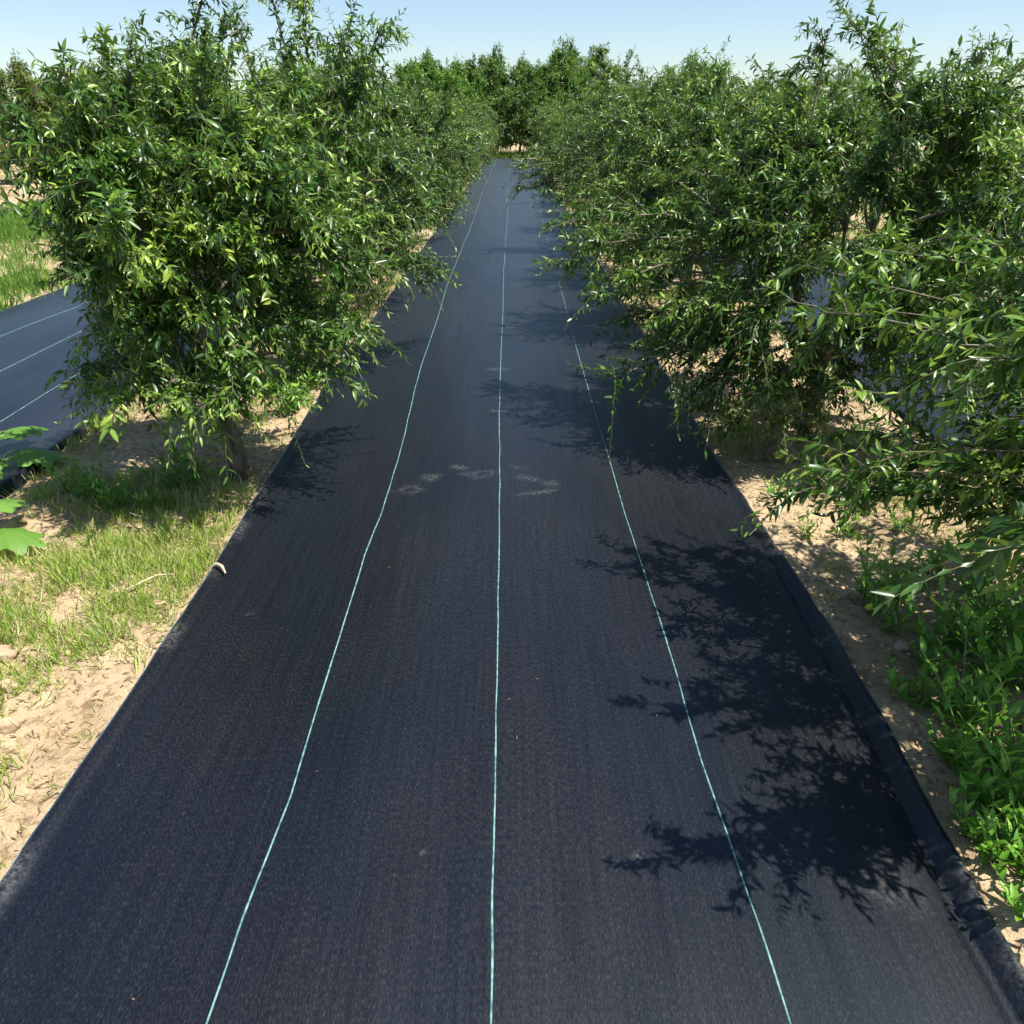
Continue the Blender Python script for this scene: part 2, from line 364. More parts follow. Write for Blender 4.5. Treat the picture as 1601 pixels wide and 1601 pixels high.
def tubes(paths, rads, sides=4):
    """paths (n,k,3), rads (n,k)"""
    n, k, _ = paths.shape
    d = np.gradient(paths, axis=1); d = nrm(d)
    ref = np.where(np.abs(d[..., 2:3]) > 0.9, np.array([1.0, 0, 0]), np.array([0, 0, 1.0]))
    s = nrm(np.cross(d, ref)); t = np.cross(s, d)
    a = np.arange(sides) / sides * 2 * math.pi
    V = paths[:, :, None, :] + rads[:, :, None, None] * (s[:, :, None, :] * np.cos(a)[None, None, :, None] + t[:, :, None, :] * np.sin(a)[None, None, :, None])
    idx = np.arange(n * k * sides).reshape(n, k, sides)
    nx = np.roll(idx, -1, axis=2)
    F = np.stack([idx[:, :-1], nx[:, :-1], nx[:, 1:], idx[:, 1:]], -1).reshape(-1, 4)
    return V.reshape(-1, 3), F
class Acc:
    def __init__(s): s.V = []; s.T = []; s.Q = []; s.A = []; s.n = 0
    def add(s, V, T=None, Q=None, A=None):
        s.V.append(V)
        if T is not None: s.T.append(T + s.n)
        if Q is not None: s.Q.append(Q + s.n)
        s.A.append(A if A is not None else np.zeros(len(V))); s.n += len(V)
    def mesh(s, name, mat, smooth=True):
        return mesh_np(name, np.concatenate(s.V), np.concatenate(s.T) if s.T else None, np.concatenate(s.Q) if s.Q else None, {'lv': np.concatenate(s.A)}, smooth, mat)

def bez(a, b, c, t):
    t = t[None, :, None]
    return a[:, None] * (1 - t) ** 2 + 2 * b[:, None] * t * (1 - t) + c[:, None] * t * t

def tree_meshes(seed, R=1.15, top=2.1, low=0.30, nclump=110, nshoot=16, nleaf=19, leafL=0.053, lvs=0.0, lsq=1.0, extra=(), trunk_h=0.38, trunk_r=0.045, mat=M_leaf, lump=0.26, br=0.0105, holes=7):
    g = np.random.default_rng(seed)
    zc = low + (top - low) * 0.46
    i = np.arange(nclump) + 0.5
    ph = np.arccos(1 - 1.72 * i / nclump) ; th = math.pi * (1 + 5 ** 0.5) * i + g.uniform(0, 6.28)
    d = np.stack([np.cos(th) * np.sin(ph), np.sin(th) * np.sin(ph), np.cos(ph)], 1) + g.normal(0, 0.12, (nclump, 3)); d = nrm(d)
    zr = np.where(d[:, 2] > 0, top - zc, zc - low)
    env = 1 / np.sqrt((d[:, 0] ** 2 + d[:, 1] ** 2) / R ** 2 + (d[:, 2] / zr) ** 2)
    env = env * (1 + g.uniform(-lump, lump, nclump))
    C = np.array([0, 0, zc]) + d * (env * g.uniform(0.60, 0.86, nclump))[:, None]
    inner = g.random(nclump) < 0.12; C[inner] = np.array([0, 0, zc]) + (C[inner] - np.array([0, 0, zc])) * 0.55
    hd = nrm(g.normal(0, 1, (holes, 3)) * np.array([1, 1, 0.7]))
    pull = ((d @ hd.T) > 0.93).any(1); c0 = np.array([0, 0, zc]); C[pull] = c0 + (C[pull] - c0) * 0.62
    C[:, 0] *= np.where(C[:, 0] < 0, lsq, 1.0)
    if len(extra): C = np.concatenate([C, np.array(extra, float)]); nclump = len(C)
    # trunk
    tt = np.linspace(0, 1, 7)
    tp = np.stack([0.03 * np.sin(tt * 3 + seed), 0.03 * np.cos(tt * 2.3 + seed) - 0.03, -0.08 + tt * (trunk_h + 0.08)], 1)[None]
    tr = (trunk_r * (1.35 - 0.45 * tt))[None]
    ta = Acc(); V, F = tubes(tp, tr, 10); ta.add(V, Q=F)
    # limbs
    nl = 7; la = np.arange(nl) / nl * 6.283 + g.uniform(0, 1)
    l0 = np.repeat(tp[:, -1], nl, 0) + np.array([0, 0, -0.02])
    lz = g.uniform(0.55, 1.05, nl) * (top - trunk_h) * 0.62 + trunk_h
    lr = g.uniform(0.35, 0.55, nl) * R; lr[0] = 0.08
    l2 = np.stack([np.cos(la) * lr, np.sin(la) * lr, lz], 1)
    l1 = l0 * 0.45 + l2 * 0.55 + np.stack([np.cos(la) * 0.06, np.sin(la) * 0.06, -0.10 * np.ones(nl)], 1)
    k = np.linspace(0, 1, 9); LP = bez(l0, l1, l2, k)
    ba = Acc(); V, F = tubes(LP, trunk_r * 0.52 * (1 - 0.65 * k)[None].repeat(nl, 0), 6); ba.add(V, Q=F)
    # branches from the nearest limb to each clump
    pts = LP[:, 2:].reshape(-1, 3)
    dist = np.linalg.norm(C[:, None] - pts[None], axis=2) + 0.5 * np.maximum(pts[None, :, 2] - C[:, None, 2], 0)
    b0 = pts[np.argmin(dist, 1)]
    out = nrm(C - np.array([0, 0, zc * 0.85]))
    b2 = C + out * 0.10
    b1 = (b0 + b2) / 2 + np.stack([g.normal(0, .05, nclump), g.normal(0, .05, nclump), g.uniform(0.02, 0.16, nclump)], 1)
    k = np.linspace(0, 1, 8); BP = bez(b0, b1, b2, k)
    V, F = tubes(BP, br * (1 - 0.72 * k)[None].repeat(nclump, 0), 5); ba.add(V, Q=F)
    # shoots
    ns = nclump * nshoot; ci = np.repeat(np.arange(nclump), nshoot)
    tpos = g.uniform(0.42, 1.0, ns)
    s0 = b0[ci] * ((1 - tpos) ** 2)[:, None] + 2 * b1[ci] * (tpos * (1 - tpos))[:, None] + b2[ci] * (tpos ** 2)[:, None]
    sd_ = nrm(out[ci] * 0.75 + g.normal(0, 0.55, (ns, 3)) + np.array([0, 0, 0.22]))
    sl = g.uniform(0.10, 0.32, ns) * (R / 0.95) ** 0.5
    droop = g.uniform(0.0, 0.75, ns) * sl
    kk = np.linspace(0, 1, 5)
    SP = s0[:, None] + sd_[:, None] * (sl[:, None] * kk[None])[..., None]; SP[..., 2] -= droop[:, None] * kk[None] ** 2
    V, F = tubes(SP, 0.0022 * (1.15 - 0.75 * kk)[None].repeat(ns, 0), 3); ba.add(V, Q=F)
    # leaves along the shoots
    n = ns * nleaf; si = np.repeat(np.arange(ns), nleaf)
    t = np.tile((np.arange(nleaf) + 0.5) / nleaf, ns) + g.uniform(-0.03, 0.03, n); t = np.clip(t, 0.02, 1)
    B = s0[si] + sd_[si] * (sl[si] * t)[:, None]; B[:, 2] -= droop[si] * t ** 2
    T_ = sd_[si] * sl[si][:, None]; T_[:, 2] -= 2 * droop[si] * t; T_ = nrm(T_)
    ang = np.tile(np.arange(nleaf) * 2.4, ns) + g.uniform(-0.5, 0.5, n)
    u = nrm(np.cross(T_, np.array([0.3, 0.2, 1.0]))); v = np.cross(T_, u)
    side = u * np.cos(ang)[:, None] + v * np.sin(ang)[:, None]
    D = nrm(T_ * g.uniform(0.35, 1.0, n)[:, None] + side * 0.75 + np.array([0, 0, -0.30]) + g.normal(0, 0.32, (n, 3)))
    Nn = nrm(np.array([0, 0, 1.0]) + T_ * 0.35 + g.normal(0, 0.55, (n, 3)))
    young = np.clip((t - 0.55) / 0.45, 0, 1) * (g.random(ns) < 0.5)[si]
    L = leafL * g.uniform(0.72, 1.12, n) * g.uniform(0.68, 1.22, ns)[si] * (1 - 0.35 * young)
    lv = np.clip(g.normal(0.36, 0.21, n) + 0.14 * g.normal(0, 1, nclump)[ci][si] + 0.50 * young, 0, 1)
    ca = Acc(); V, T, Q, A = leaves(B, D, Nn, L, L * g.uniform(0.23, 0.34, n), g.uniform(-0.1, 0.55, n), np.clip(lv + lvs, 0, 1)); ca.add(V, T, Q, A)
    return ta.mesh('trunk', M_bark), ba.mesh('branches', M_twig), ca.mesh('crown', mat)

def plant_tree(meshes, loc, rz, label, cat='fruit tree', name='orchard_tree', group=None, scale=1.0, mat=None):
    z = float(ground_z(np.array([loc[0]]), np.array([loc[1]]))[0])
    e = empty(name, (loc[0], loc[1], z), rz); e.scale = (scale,) * 3
    tag(e, label, cat, group)
    for nm, me in zip(('trunk', 'branches', 'crown'), meshes):
        o = obj(nm, me, e if nm != 'branches' else part)
        if nm == 'trunk': part = o
        if nm == 'crown' and mat:
            o.material_slots[0].link = 'OBJECT'; o.material_slots[0].material = mat
    return e

ORD = ['nearest', 'second', 'third', 'fourth', 'fifth', 'sixth', 'seventh', 'eighth', 'ninth', 'tenth', 'eleventh', 'twelfth', 'thirteenth', 'fourteenth', 'fifteenth', 'sixteenth', 'seventeenth', 'eighteenth']
V_gen = [tree_meshes(101), tree_meshes(102, R=1.25, low=0.35), tree_meshes(103, R=1.1, top=2.2)]
V_L1 = tree_meshes(201, R=0.78, top=2.02, low=0.44, nclump=140, nshoot=19, lvs=0.05, lump=0.32, holes=9, lsq=0.62,
                   extra=[(0.55, -0.15, 0.68), (0.70, 0.10, 0.78), (0.62, 0.3, 0.75), (0.45, -0.45, 0.66), (-0.42, -0.35, 0.70), (-0.5, -0.1, 0.66), (-.45, .1, .75), (.05, -.6, .68), (.25, -.55, .7), (-.2, -.5, .72), (.8, .5, 1.0),
                          (-.5, .3, 1.3), (-.3, -.1, 1.8), (.6, -.2, .85), (.68, -.1, 1.1), (.6, -.3, 1.3), (0, .2, 1.2), (-.1, -.1, .9), (.1, -.3, 1.0), (-.2, .1, 1.4), (.3, 0, .9)])
_b = [(0.88, 1.24, 1.08), (0.98, 1.30, 1.02), (1.08, 1.22, 1.12), (1.12, 1.36, 0.96), (1.22, 1.28, 1.08), (1.32, 1.40, 1.02), (1.40, 1.26, 1.12), (1.28, 1.52, 0.92), (1.45, 1.50, 0.98), (1.55, 1.36, 1.08),
      (1.10, 1.66, 1.30), (1.22, 1.76, 1.24), (1.34, 1.62, 1.36), (1.30, 1.90, 1.20), (1.45, 1.78, 1.34), (1.55, 1.98, 1.22), (1.62, 1.70, 1.40), (1.48, 1.88, 1.02), (1.72, 1.92, 1.30), (1.6, 1.75, .95), (1.75, 1.75, 1.08),
      (1.02, 2.42, 1.22), (1.14, 2.52, 1.30), (1.26, 2.40, 1.20), (1.32, 2.56, 1.36), (1.45, 2.46, 1.26), (1.58, 2.54, 1.40), (1.70, 2.40, 1.30), (1.85, 2.5, 1.5), (1.9, 2.35, 1.7), (1.7, 2.2, 1.8), (2.1, 2.4, 1.55), (2.2, 2.5, 1.75)]
_b = [(x + (0.07 if y < 1.6 and z < 1.15 else 0), y + (-0.10 if y < 1.6 and z < 1.15 and x < 1.5 else 0.07 if y > 2.3 and x < 1.6 else 0), z) for x, y, z in _b]
_b = [(x, y, max(z, 1.04)) for x, y, z in _b]
_b += [(1.02, 2.22, .70), (1.12, 2.10, .80), (1.22, 2.28, .68), (1.32, 2.10, .86), (1.42, 2.32, .74), (1.55, 2.15, .90), (1.68, 2.32, .80), (1.85, 2.2, .95), (1.28, 2.34, .95), (1.5, 2.28, 1.06), (1.75, 2.42, 1.0), (1.95, 2.38, .75),
       (1.2, 2.4, .82), (1.6, 2.1, .66), (1.45, 2.05, .78), (1.75, 2.15, .72), (1.9, 2.7, 1.2), (2.1, 2.8, 1.1), (2.3, 2.9, 1.3), (1.75, 2.75, 1.05), (2.2, 2.7, .9), (2.05, 2.5, .9), (2.0, 2.2, .8)]
V_R0 = tree_meshes(301, R=0.72, top=2.0, low=0.6, nclump=44, nshoot=23, leafL=0.057, lvs=0.12, br=0.006, extra=[(x - 2.95, y - 1.6, z) for x, y, z in _b])
V_R1 = tree_meshes(302, R=1.02, top=2.15, low=0.42, nclump=135, nshoot=19, lvs=0.02, lump=0.32, holes=9,
                   extra=[(-1.20, -0.42, 0.48), (-1.0, -0.35, 0.60), (-1.28, -0.05, 0.80), (-1.32, 0.3, 1.0), (-1.1, 0.2, 0.65), (-0.9, -0.5, 0.45), (-0.7, -0.58, 0.5), (-1.25, .5, 1.2), (-.5, -.62, .5), (-.2, -.7, .52), (.2, -.7, .6), (-1.4, .45, .9),
                          (-1.35, .6, 1.1), (-1.05, -.15, .95), (-.95, -.4, .8), (-.8, -.3, .6), (-1.1, .05, 1.2), (-.6, -.7, .8), (.5, -.6, .7), (.7, -.5, .6), (.95, -.35, .75), (1.0, -.6, .95), (.8, -.7, 1.1), (.3, -.75, .85), (.6, -.8, 1.3), (.9, -.7, 1.4), (1.2, -.5, 1.2), (1.1, -.8, .8), (1.3, -.3, .9), (.5, -.85, 1.0), (.75, -.8, .6), (1.1, -.4, 1.6), (.7, -.6, 1.7), (1.3, -.6, .6), (.2, -.8, 1.5), (.05, -.95, .95), (.2, -1.0, 1.1), (.35, -.95, .8), (.45, -1.05, 1.2), (.6, -.95, .95), (.7, -1.0, 1.3), (.3, -.9, 1.35), (.1, -.85, .75), (.8, -.9, .75), (.55, -.85, .6), (.9, -.95, 1.1), (-.1, -.85, 1.1), (-1.15, .35, .8), (-.9, .1, .55)])
V_R2 = tree_meshes(303, R=1.15, top=2.15, low=0.40, nclump=120, nshoot=16,
                   extra=[(-1.45, -0.30, 0.95), (-1.40, 0.05, 1.10), (-1.3, 0.3, 0.9), (-1.2, -0.4, 0.8), (-1.25, -0.1, 0.75), (-1.15, -0.2, 1.25), (-1.2, .45, 1.3), (-1.3, .1, .95), (-1.05, .1, .8)])
V_R4 = tree_meshes(304, R=1.25, top=2.2, low=0.35, nclump=100, nshoot=15,
                   extra=[(-1.75, -0.1, 1.0), (-1.6, 0.2, 0.85), (-1.55, -0.3, 1.15), (-1.4, 0.0, 0.8), (-1.45, .4, 1.3), (-1.7, .1, 1.15), (-1.6, -.15, .9), (-1.5, .1, 1.0), (-1.65, 0, 1.25), (-1.3, -.2, 1.0), (-1.3, .2, 1.1), (-1.45, -.1, 1.35)])
V_end = tree_meshes(305, R=1.3, top=2.2, low=0.08, nclump=120, nshoot=16, leafL=0.085)

def row(side, x0, ystart, n, gap, first):
    for i in range(n):
        y = ystart[i] if i < len(ystart) else ystart[-1] + (i - len(ystart) + 1) * gap
        x = x0 + float(vnoise(np.array([i * 3.7]), np.array([side * 5.0]), 81)[0]) * 0.22
        x += side * (0.0 if i in first else 0.17)
        me = first.get(i, V_gen[(i * 2 + (1 if side > 0 else 0)) % 3])
        rz = 0.0 if i in first else (i * 2.1 + side) % 6.28
        nm = 'left' if side < 0 else 'right'
        lab = '%s leafy tree from the camera in the row %s of the central black sheet' % (ORD[i], nm)
        if i == n - 1: lab = 'last tree at the far end of the row %s of the central black sheet' % nm
        if side > 0 and i == 0: lab = 'nearest right-hand tree reaching one drooping bright branch in from the right edge'
        if side < 0 and i == 0: lab = 'large dense dark green tree closest on the left with low drooping leafy branches'
        plant_tree(me, (2.95 if me is V_R0 else x if i not in first else x0, y), rz, lab, group='orchard trees along the central sheet',
                   scale=1.0 if i in first else 1.02 + 0.13 * math.sin(i * 2.7 + side), mat=(M_leaf_light if (side > 0 and i in (8, 9)) or (side < 0 and i in (7, 11)) else None))
row(-1, -1.50, [3.65, 5.75, 7.9, 10.1], 17, 2.3, {0: V_L1})
row(+1, 1.85, [1.6, 4.4, 6.8, 9.1], 17, 2.3, {0: V_R0, 1: V_R1, 2: V_R2, 4: V_R4})

for i in range(7):
    plant_tree(V_gen[(i + 1) % 3], (5.9 + 0.2 * math.sin(i * 3), 3.6 + i * 2.7), i * 1.7, '%s tree from the camera in the outer right row, behind the right-hand sheet' % ORD[i].replace('nearest', 'closest'),
               group='orchard trees in the outer right row', scale=1.08)
for i in range(13):
    plant_tree(V_end if i % 3 else V_gen[0], (-15.2 - 0.8 * math.sin(i * 2.2), 16.5 + i * 2.2), i * 1.3, 'yellowish olive tree in the far row across the sandy field, top left',
               cat='tree', name='olive_tree', group='yellowish trees across the sandy field', scale=1.4 + 0.25 * math.sin(i * 1.9), mat=M_leaf_olive)
for i in range(15):
    x = -16 + i * 2.35
    plant_tree(V_end if i % 2 else V_gen[i % 3], (x, 45.3 + 1.2 * math.sin(i * 2.6)), i * 0.9, 'dense tree in the belt closing the far end of the orchard',
               cat='tree', name='boundary_tree', group='trees closing the far end of the orchard', scale=1.75 + 0.45 * math.sin(i * 4.1), mat=(M_leaf_light if i % 3 != 1 else None))

for i in range(6):
    plant_tree(V_end, (-5 + i * 2.1, 48.6), i * 1.9 + 1, 'tree at the back of the dense belt that closes the far end', cat='tree', name='boundary_tree', group='trees at the back of the far belt', scale=2.2 + 0.6 * math.sin(i * 3.3), mat=(M_leaf_light if i % 2 else None))

# low shrubs growing beside the sheet
sh = tree_meshes(401, R=0.38, top=0.92, low=0.08, nclump=22, nshoot=12, nleaf=16, leafL=0.058, trunk_h=0.12, trunk_r=0.014, lump=0.3)
def shrub(x, y, s, rz, label, mat):
    return plant_tree(sh, (x, y), rz, label, cat='shrub', name='shrub', scale=s, mat=mat)
M_leaf_pale = leaf_material('pale_leaf', [(0.0, (0.05, 0.085, 0.02)), (0.5, (0.11, 0.15, 0.035)), (1.0, (0.28, 0.30, 0.08))], rough=0.4, trans=0.3)
shrub(1.46, 3.95, 0.9, 0.3, 'pale yellow-green shrub on the right edge of the sheet, below the darker tree', M_leaf_pale)
shrub(-1.55, 7.4, 0.62, 1.3, 'small yellow-green bush at the left edge of the sheet beyond the first tree', M_leaf_pale)
shrub(1.55, 6.3, 0.6, 2.0, 'low yellow-green shrub on the right edge of the sheet, behind the larger pale shrub', M_leaf_pale)
shrub(-1.5, 5.3, 0.45, 2.7, 'low green bush under the branches by the left edge of the sheet', M_leaf_light)

# ------------------------------------------------------------------ grass
def blades(xy, h, w, lv, lean=0.45, g=RNG, z=None):
    n = len(xy); z = ground_z(xy[:, 0], xy[:, 1]) - 0.004 if z is None else z
    B = np.column_stack([xy, z]); a = g.uniform(0, 6.283, n)
    D = np.stack([np.cos(a) * lean * g.uniform(0.2, 1.6, n), np.sin(a) * lean * g.uniform(0.2, 1.6, n), np.ones(n)], 1)
    Nn = -np.stack([np.cos(a), np.sin(a), -0.3 * np.ones(n)], 1) + g.normal(0, 0.3, (n, 3))
    return leaves(B, D, Nn, h, w, -g.uniform(-0.7, -0.05, n) * -1.0, lv)
def tufts(xc, yc, n_per, spread, hmean, g):
    xs = []; hs = []
    idx = np.repeat(np.arange(len(xc)), n_per)
    r = np.abs(g.normal(0, spread, len(idx))); a = g.uniform(0, 6.283, len(idx))
    xy = np.stack([xc[idx] + r * np.cos(a), yc[idx] + r * np.sin(a)], 1)
    h = hmean * g.uniform(0.5, 1.5, len(idx))
    return xy, h, idx
def off_sheets(xy):
    x, y = xy[:, 0], xy[:, 1]
    ok = (x < left_edge(y) - 0.015) | (x > right_edge(y) + 0.02) | (y > END_Y)
    for a, b in SIDE: ok &= ~((x > a - 0.02) & (x < b + 0.02) & (y < END_Y))
    return ok

def grass_patch(name, xr, yr, n, dens, n_per, hmean, label, seed, mat, width=0.0034, spread=0.045, dry=0.24):
    g = np.random.default_rng(seed)
    x = g.uniform(*xr, n); y = g.uniform(*yr, n)
    k = g.random(n) < dens(x, y); x, y = x[k], y[k]
    xy, h, idx = tufts(x, y, n_per, spread, hmean, g)
    k = off_sheets(xy); xy, h, idx = xy[k], h[k], idx[k]
    tv = g.normal(0.4, 0.16, len(x))[idx]
    lv = np.clip(tv + g.normal(0, 0.14, len(h)), 0, 0.86); lv[g.random(len(h)) < dry] = 0.97
    V, T, Q, A = blades(xy, h, width * g.uniform(0.6, 1.5, len(h)), lv, lean=1.5, g=g)
    c = Acc(); c.add(V, T, Q, A)
    o = obj(name, c.mesh(name, mat)); tag(o, label, 'grass', kind='stuff'); return o

def d_left(x, y):
    f = 0.50 + 2.0 * fbm(x * 2.3, y * 2.3, 91, 3) + 0.22 * (1 - sstep(1.7, 2.2, y))
    f = f * sstep(0.0, 0.30, (left_edge(y) - x) + 0.10 * (y > 2.0))
    f = f * np.where((y > 3.2) & (x > -1.62) & (y < 4.2), 0.12, 1) * np.where(y > 3.05, 0.35, 1)
    f = (f + 0.12) * np.where(y < 1.95, 1.0, 1.0) * np.where((y < 2.4) & (x > -1.45), .5, 1)
    f = f * np.where((y > 3.7) & (y < 5), 0.25, 1)
    return np.clip(f, 0, 1)
grass_patch('grass', (-2.68, -1.28), (0.7, 4.9), 5200, d_left, 20, 0.062, 'yellow-green grass tufts over the sandy strip beside the left edge of the central sheet', 5, M_grass)
def d_leftfar(x, y): return np.clip(0.55 + 1.2 * fbm(x * 1.2, y * 1.2, 92, 2), 0, 1)
grass_patch('grass', (-2.68, -1.33), (4.9, 43), 4200, d_leftfar, 9, 0.10, 'green grass and weeds along the left tree row farther up', 6, M_grass_far, width=0.008, spread=0.07)
def d_right(x, y):
    f = 0.32 + 1.5 * fbm(x * 2.1, y * 2.1, 93, 3)
    f = f * np.where((y > 2.75) & (y < 3.9) & (x < 1.9), 0.18, 1)
    f = f * sstep(0.0, 0.12, x - right_edge(y))
    return np.clip(f, 0, 1)
grass_patch('grass', (1.17, 2.55), (0.7, 4.9), 1900, d_right, 16, 0.045, 'thin yellowish grass on the sandy strip beside the right edge of the central sheet', 7, M_grass)
grass_patch('grass', (1.2, 2.55), (4.9, 43), 4200, d_leftfar, 9, 0.10, 'bright grass and weeds along the right tree row farther up', 8, M_grass_far, width=0.008, spread=0.07)
def d_field(x, y):
    e = sstep(-11.6, -9.0, x + 0.7 * vnoise(y * 0.5, y * 0, 95) * 2)
    return np.clip((0.75 + 1.1 * fbm(x * 0.7, y * 0.7, 94, 3)) * e + 0.03, 0, 1)
grass_patch('grass', (-11.5, -5.1), (3.5, 30), 16000, d_field, 12, 0.13, 'bright green grass beyond the bluish sheet at the far left', 9, M_grass_far, width=0.013, spread=0.12, dry=0.08)
def d_far(x, y): return np.clip(0.6 + fbm(x * 0.3, y * 0.3, 96, 2), 0, 1)
grass_patch('grass', (-18, 18), (43.1, 48), 2500, d_far, 9, 0.3, 'green grass below the trees closing the far end', 10, M_grass_far, width=0.03, spread=0.2)
grass_patch('grass', (4.98, 12), (1.0, 44), 5000, d_far, 9, 0.14, 'grass beyond the right-hand sheet', 12, M_grass_far, width=0.013, spread=0.12)

# ------------------------------------------------------------------ dry litter on the soil
g = np.random.default_rng(77)
n = 11000
x = np.where(g.random(n) < 0.5, g.uniform(-2.62, -1.3, n), g.uniform(1.17, 2.5, n)); y = 0.7 + g.random(n) ** 1.6 * 9
xy = np.stack([x, y], 1); xy = xy[off_sheets(xy)]; n = len(xy)
a = g.uniform(0, 6.283, n)
B = np.column_stack([xy, ground_z(xy[:, 0], xy[:, 1]) + 0.004])
V, T, Q, A = leaves(B, np.stack([np.cos(a), np.sin(a), g.normal(0.05, .12, n)], 1), np.array([0, 0, 1.0]) + g.normal(0, .35, (n, 3)),
                    g.uniform(0.010, 0.036, n), g.uniform(0.0015, 0.007, n), g.uniform(-.1, .3, n), np.clip(g.normal(.45, .28, n), 0, 1))
c = Acc(); c.add(V, T, Q, A)
tag(obj('leaf_litter', c.mesh('leaf_litter', M_dry)), 'dry brown leaf scraps and straw scattered over the sandy strips', 'leaf litter', kind='stuff')

g = np.random.default_rng(80); n = 36
x = g.uniform(-1.2, 1.05, n); y = 0.9 + g.random(n) ** 1.4 * 9; a = g.uniform(0, 6.283, n)
B = np.column_stack([x, y, mat_z(x, y) + 0.003])
V, T, Q, A = leaves(B, np.stack([np.cos(a), np.sin(a), g.normal(0.05, .08, n)], 1), np.array([0, 0, 1.0]) + g.normal(0, .25, (n, 3)),
                    g.uniform(0.006, 0.022, n), g.uniform(0.002, 0.006, n), g.uniform(-.1, .3, n), np.clip(g.normal(.25, .2, n), 0, .6))
c = Acc(); c.add(V, T, Q, A)
tag(obj('leaf_litter', c.mesh('leaf_litter', M_dry)), 'tiny dry leaf scraps lying on the black central sheet', 'leaf litter', kind='stuff')

# small crumbs of soil
def rock(g, r, sub=2, flat=0.7):
    import bmesh
    bm = bmesh.new(); bmesh.ops.create_icosphere(bm, subdivisions=sub, radius=1.0)
    off = g.uniform(0, 50)
    V = np.array([v.co[:] for v in bm.verts]); F = np.array([[v.index for v in f.verts] for f in bm.faces]); bm.free()
    s = 1 + 0.55 * vnoise(V[:, 0] * 1.6 + off, V[:, 1] * 1.6 + V[:, 2] * 2.1, 3) + 0.25 * vnoise(V[:, 0] * 4 + off, V[:, 1] * 4 + V[:, 2] * 3.1, 4)
    V = V * s[:, None] * np.array([r, r * g.uniform(.65, 1), r * flat]); return V, F
cr = Acc(); g = np.random.default_rng(78)
base = [rock(g, 1, 1) for _ in range(8)]
for i in range(2600):
    x = g.uniform(-2.6, -1.3) if g.random() < 0.55 else g.uniform(1.2, 2.5); y = 0.7 + g.random() ** 1.5 * 5
    if not off_sheets(np.array([[x, y]]))[0]: continue
    V, F = base[i % 8]; a = g.uniform(0, 6.28); r = 0.003 + 0.010 * g.random() ** 3
    R = np.array([[math.cos(a), -math.sin(a), 0], [math.sin(a), math.cos(a), 0], [0, 0, 1]])
    cr.add(V @ R.T * r + np.array([x, y, float(ground_z(np.array([x]), np.array([y]))[0]) + r * .3]), T=F)
tag(obj('soil_crumbs', cr.mesh('soil_crumbs', M_clod)), 'small crumbs of dry soil over the sandy strips', 'soil crumbs', kind='stuff')

g = np.random.default_rng(79)
for k, (x, y, r, lab) in enumerate([(-1.80, 2.08, .045, 'largest dry brown clod of earth at the left edge of the frame'), (-1.70, 1.93, .036, 'rounded clod of earth just in front of the largest clod at the left edge'),
        (-1.60, 1.76, .038, 'tan clod of earth lowest at the left edge, nearest the black sheet'), (-1.40, 2.42, .026, 'small pale clod of earth beside the left hem of the central sheet'),
        (1.28, 1.95, .022, 'small clod of earth against the right hem of the central sheet'), (1.42, 2.15, .028, 'clod of earth in the shade between the weeds right of the sheet')]):
    V, F = rock(g, r, 3)
    o = obj('earth_clod', mesh_np('earth_clod', V, F, None, None, True, M_clod), None, (x, y, float(ground_z(np.array([x]), np.array([y]))[0]) + r * .25))
    tag(o, lab, 'clod')

# ------------------------------------------------------------------ broad-leaved weeds
def weed_meshes(seed, nst=6, h=0.2, ll=0.075):
    g = np.random.default_rng(seed)
    a = g.uniform(0, 6.28, nst); lean = g.uniform(0.05, 0.5, nst); hh = h * g.uniform(0.6, 1.25, nst)
    k = np.linspace(0, 1, 6)
    base = np.stack([g.normal(0, .02, nst), g.normal(0, .02, nst), np.full(nst, -0.01)], 1)
    dirv = nrm(np.stack([np.cos(a) * lean, np.sin(a) * lean, np.ones(nst)], 1))
    P = base[:, None] + dirv[:, None] * (hh[:, None] * k[None])[..., None]
    P[..., :2] += (np.stack([np.cos(a), np.sin(a)], 1) * (hh * .25)[:, None])[:, None] * (k ** 2)[None, :, None]
    st = Acc(); V, F = tubes(P, 0.0028 * (1.1 - .6 * k)[None].repeat(nst, 0), 5); st.add(V, Q=F)
    nlf = 9; n = nst * nlf; si = np.repeat(np.arange(nst), nlf); t = np.tile((np.arange(nlf) + .6) / nlf, nst)
    B = P[si, 0] + (P[si, -1] - P[si, 0]) * t[:, None]
    an = np.tile(np.arange(nlf) * 2.4, nst) + g.uniform(-.5, .5, n)
    up = g.uniform(0.7, 2.2, n) * (0.6 + t)
    D = np.stack([np.cos(an), np.sin(an), up], 1); Nn = np.stack([-np.cos(an) * .8, -np.sin(an) * .8, np.ones(n)], 1) + g.normal(0, .25, (n, 3))
    L = ll * g.uniform(.6, 1.15, n) * (1 - .35 * t)
    lf = Acc(); V, T, Q, A = leaves(B, D, Nn, L, L * g.uniform(.27, .40, n), g.uniform(.1, .5, n), np.clip(g.normal(.4, .18, n) + .3 * t, 0, 1)); lf.add(V, T, Q, A)
    return st.mesh('stems', M_stem), lf.mesh('leaves', M_weed)
W = [weed_meshes(500 + i, nst=5 + i, h=0.17 + 0.03 * i) for i in range(4)]
protos = []
def weed(x, y, rz, s, k, label, group):
    z = float(ground_z(np.array([x]), np.array([y]))[0])
    e = empty('leafy_weed', (x, y, z), rz); e.scale = (s,) * 3; tag(e, label, 'weed', group)
    obj('stems', W[k][0], e); obj('leaves', W[k][1], e)
g = np.random.default_rng(600)
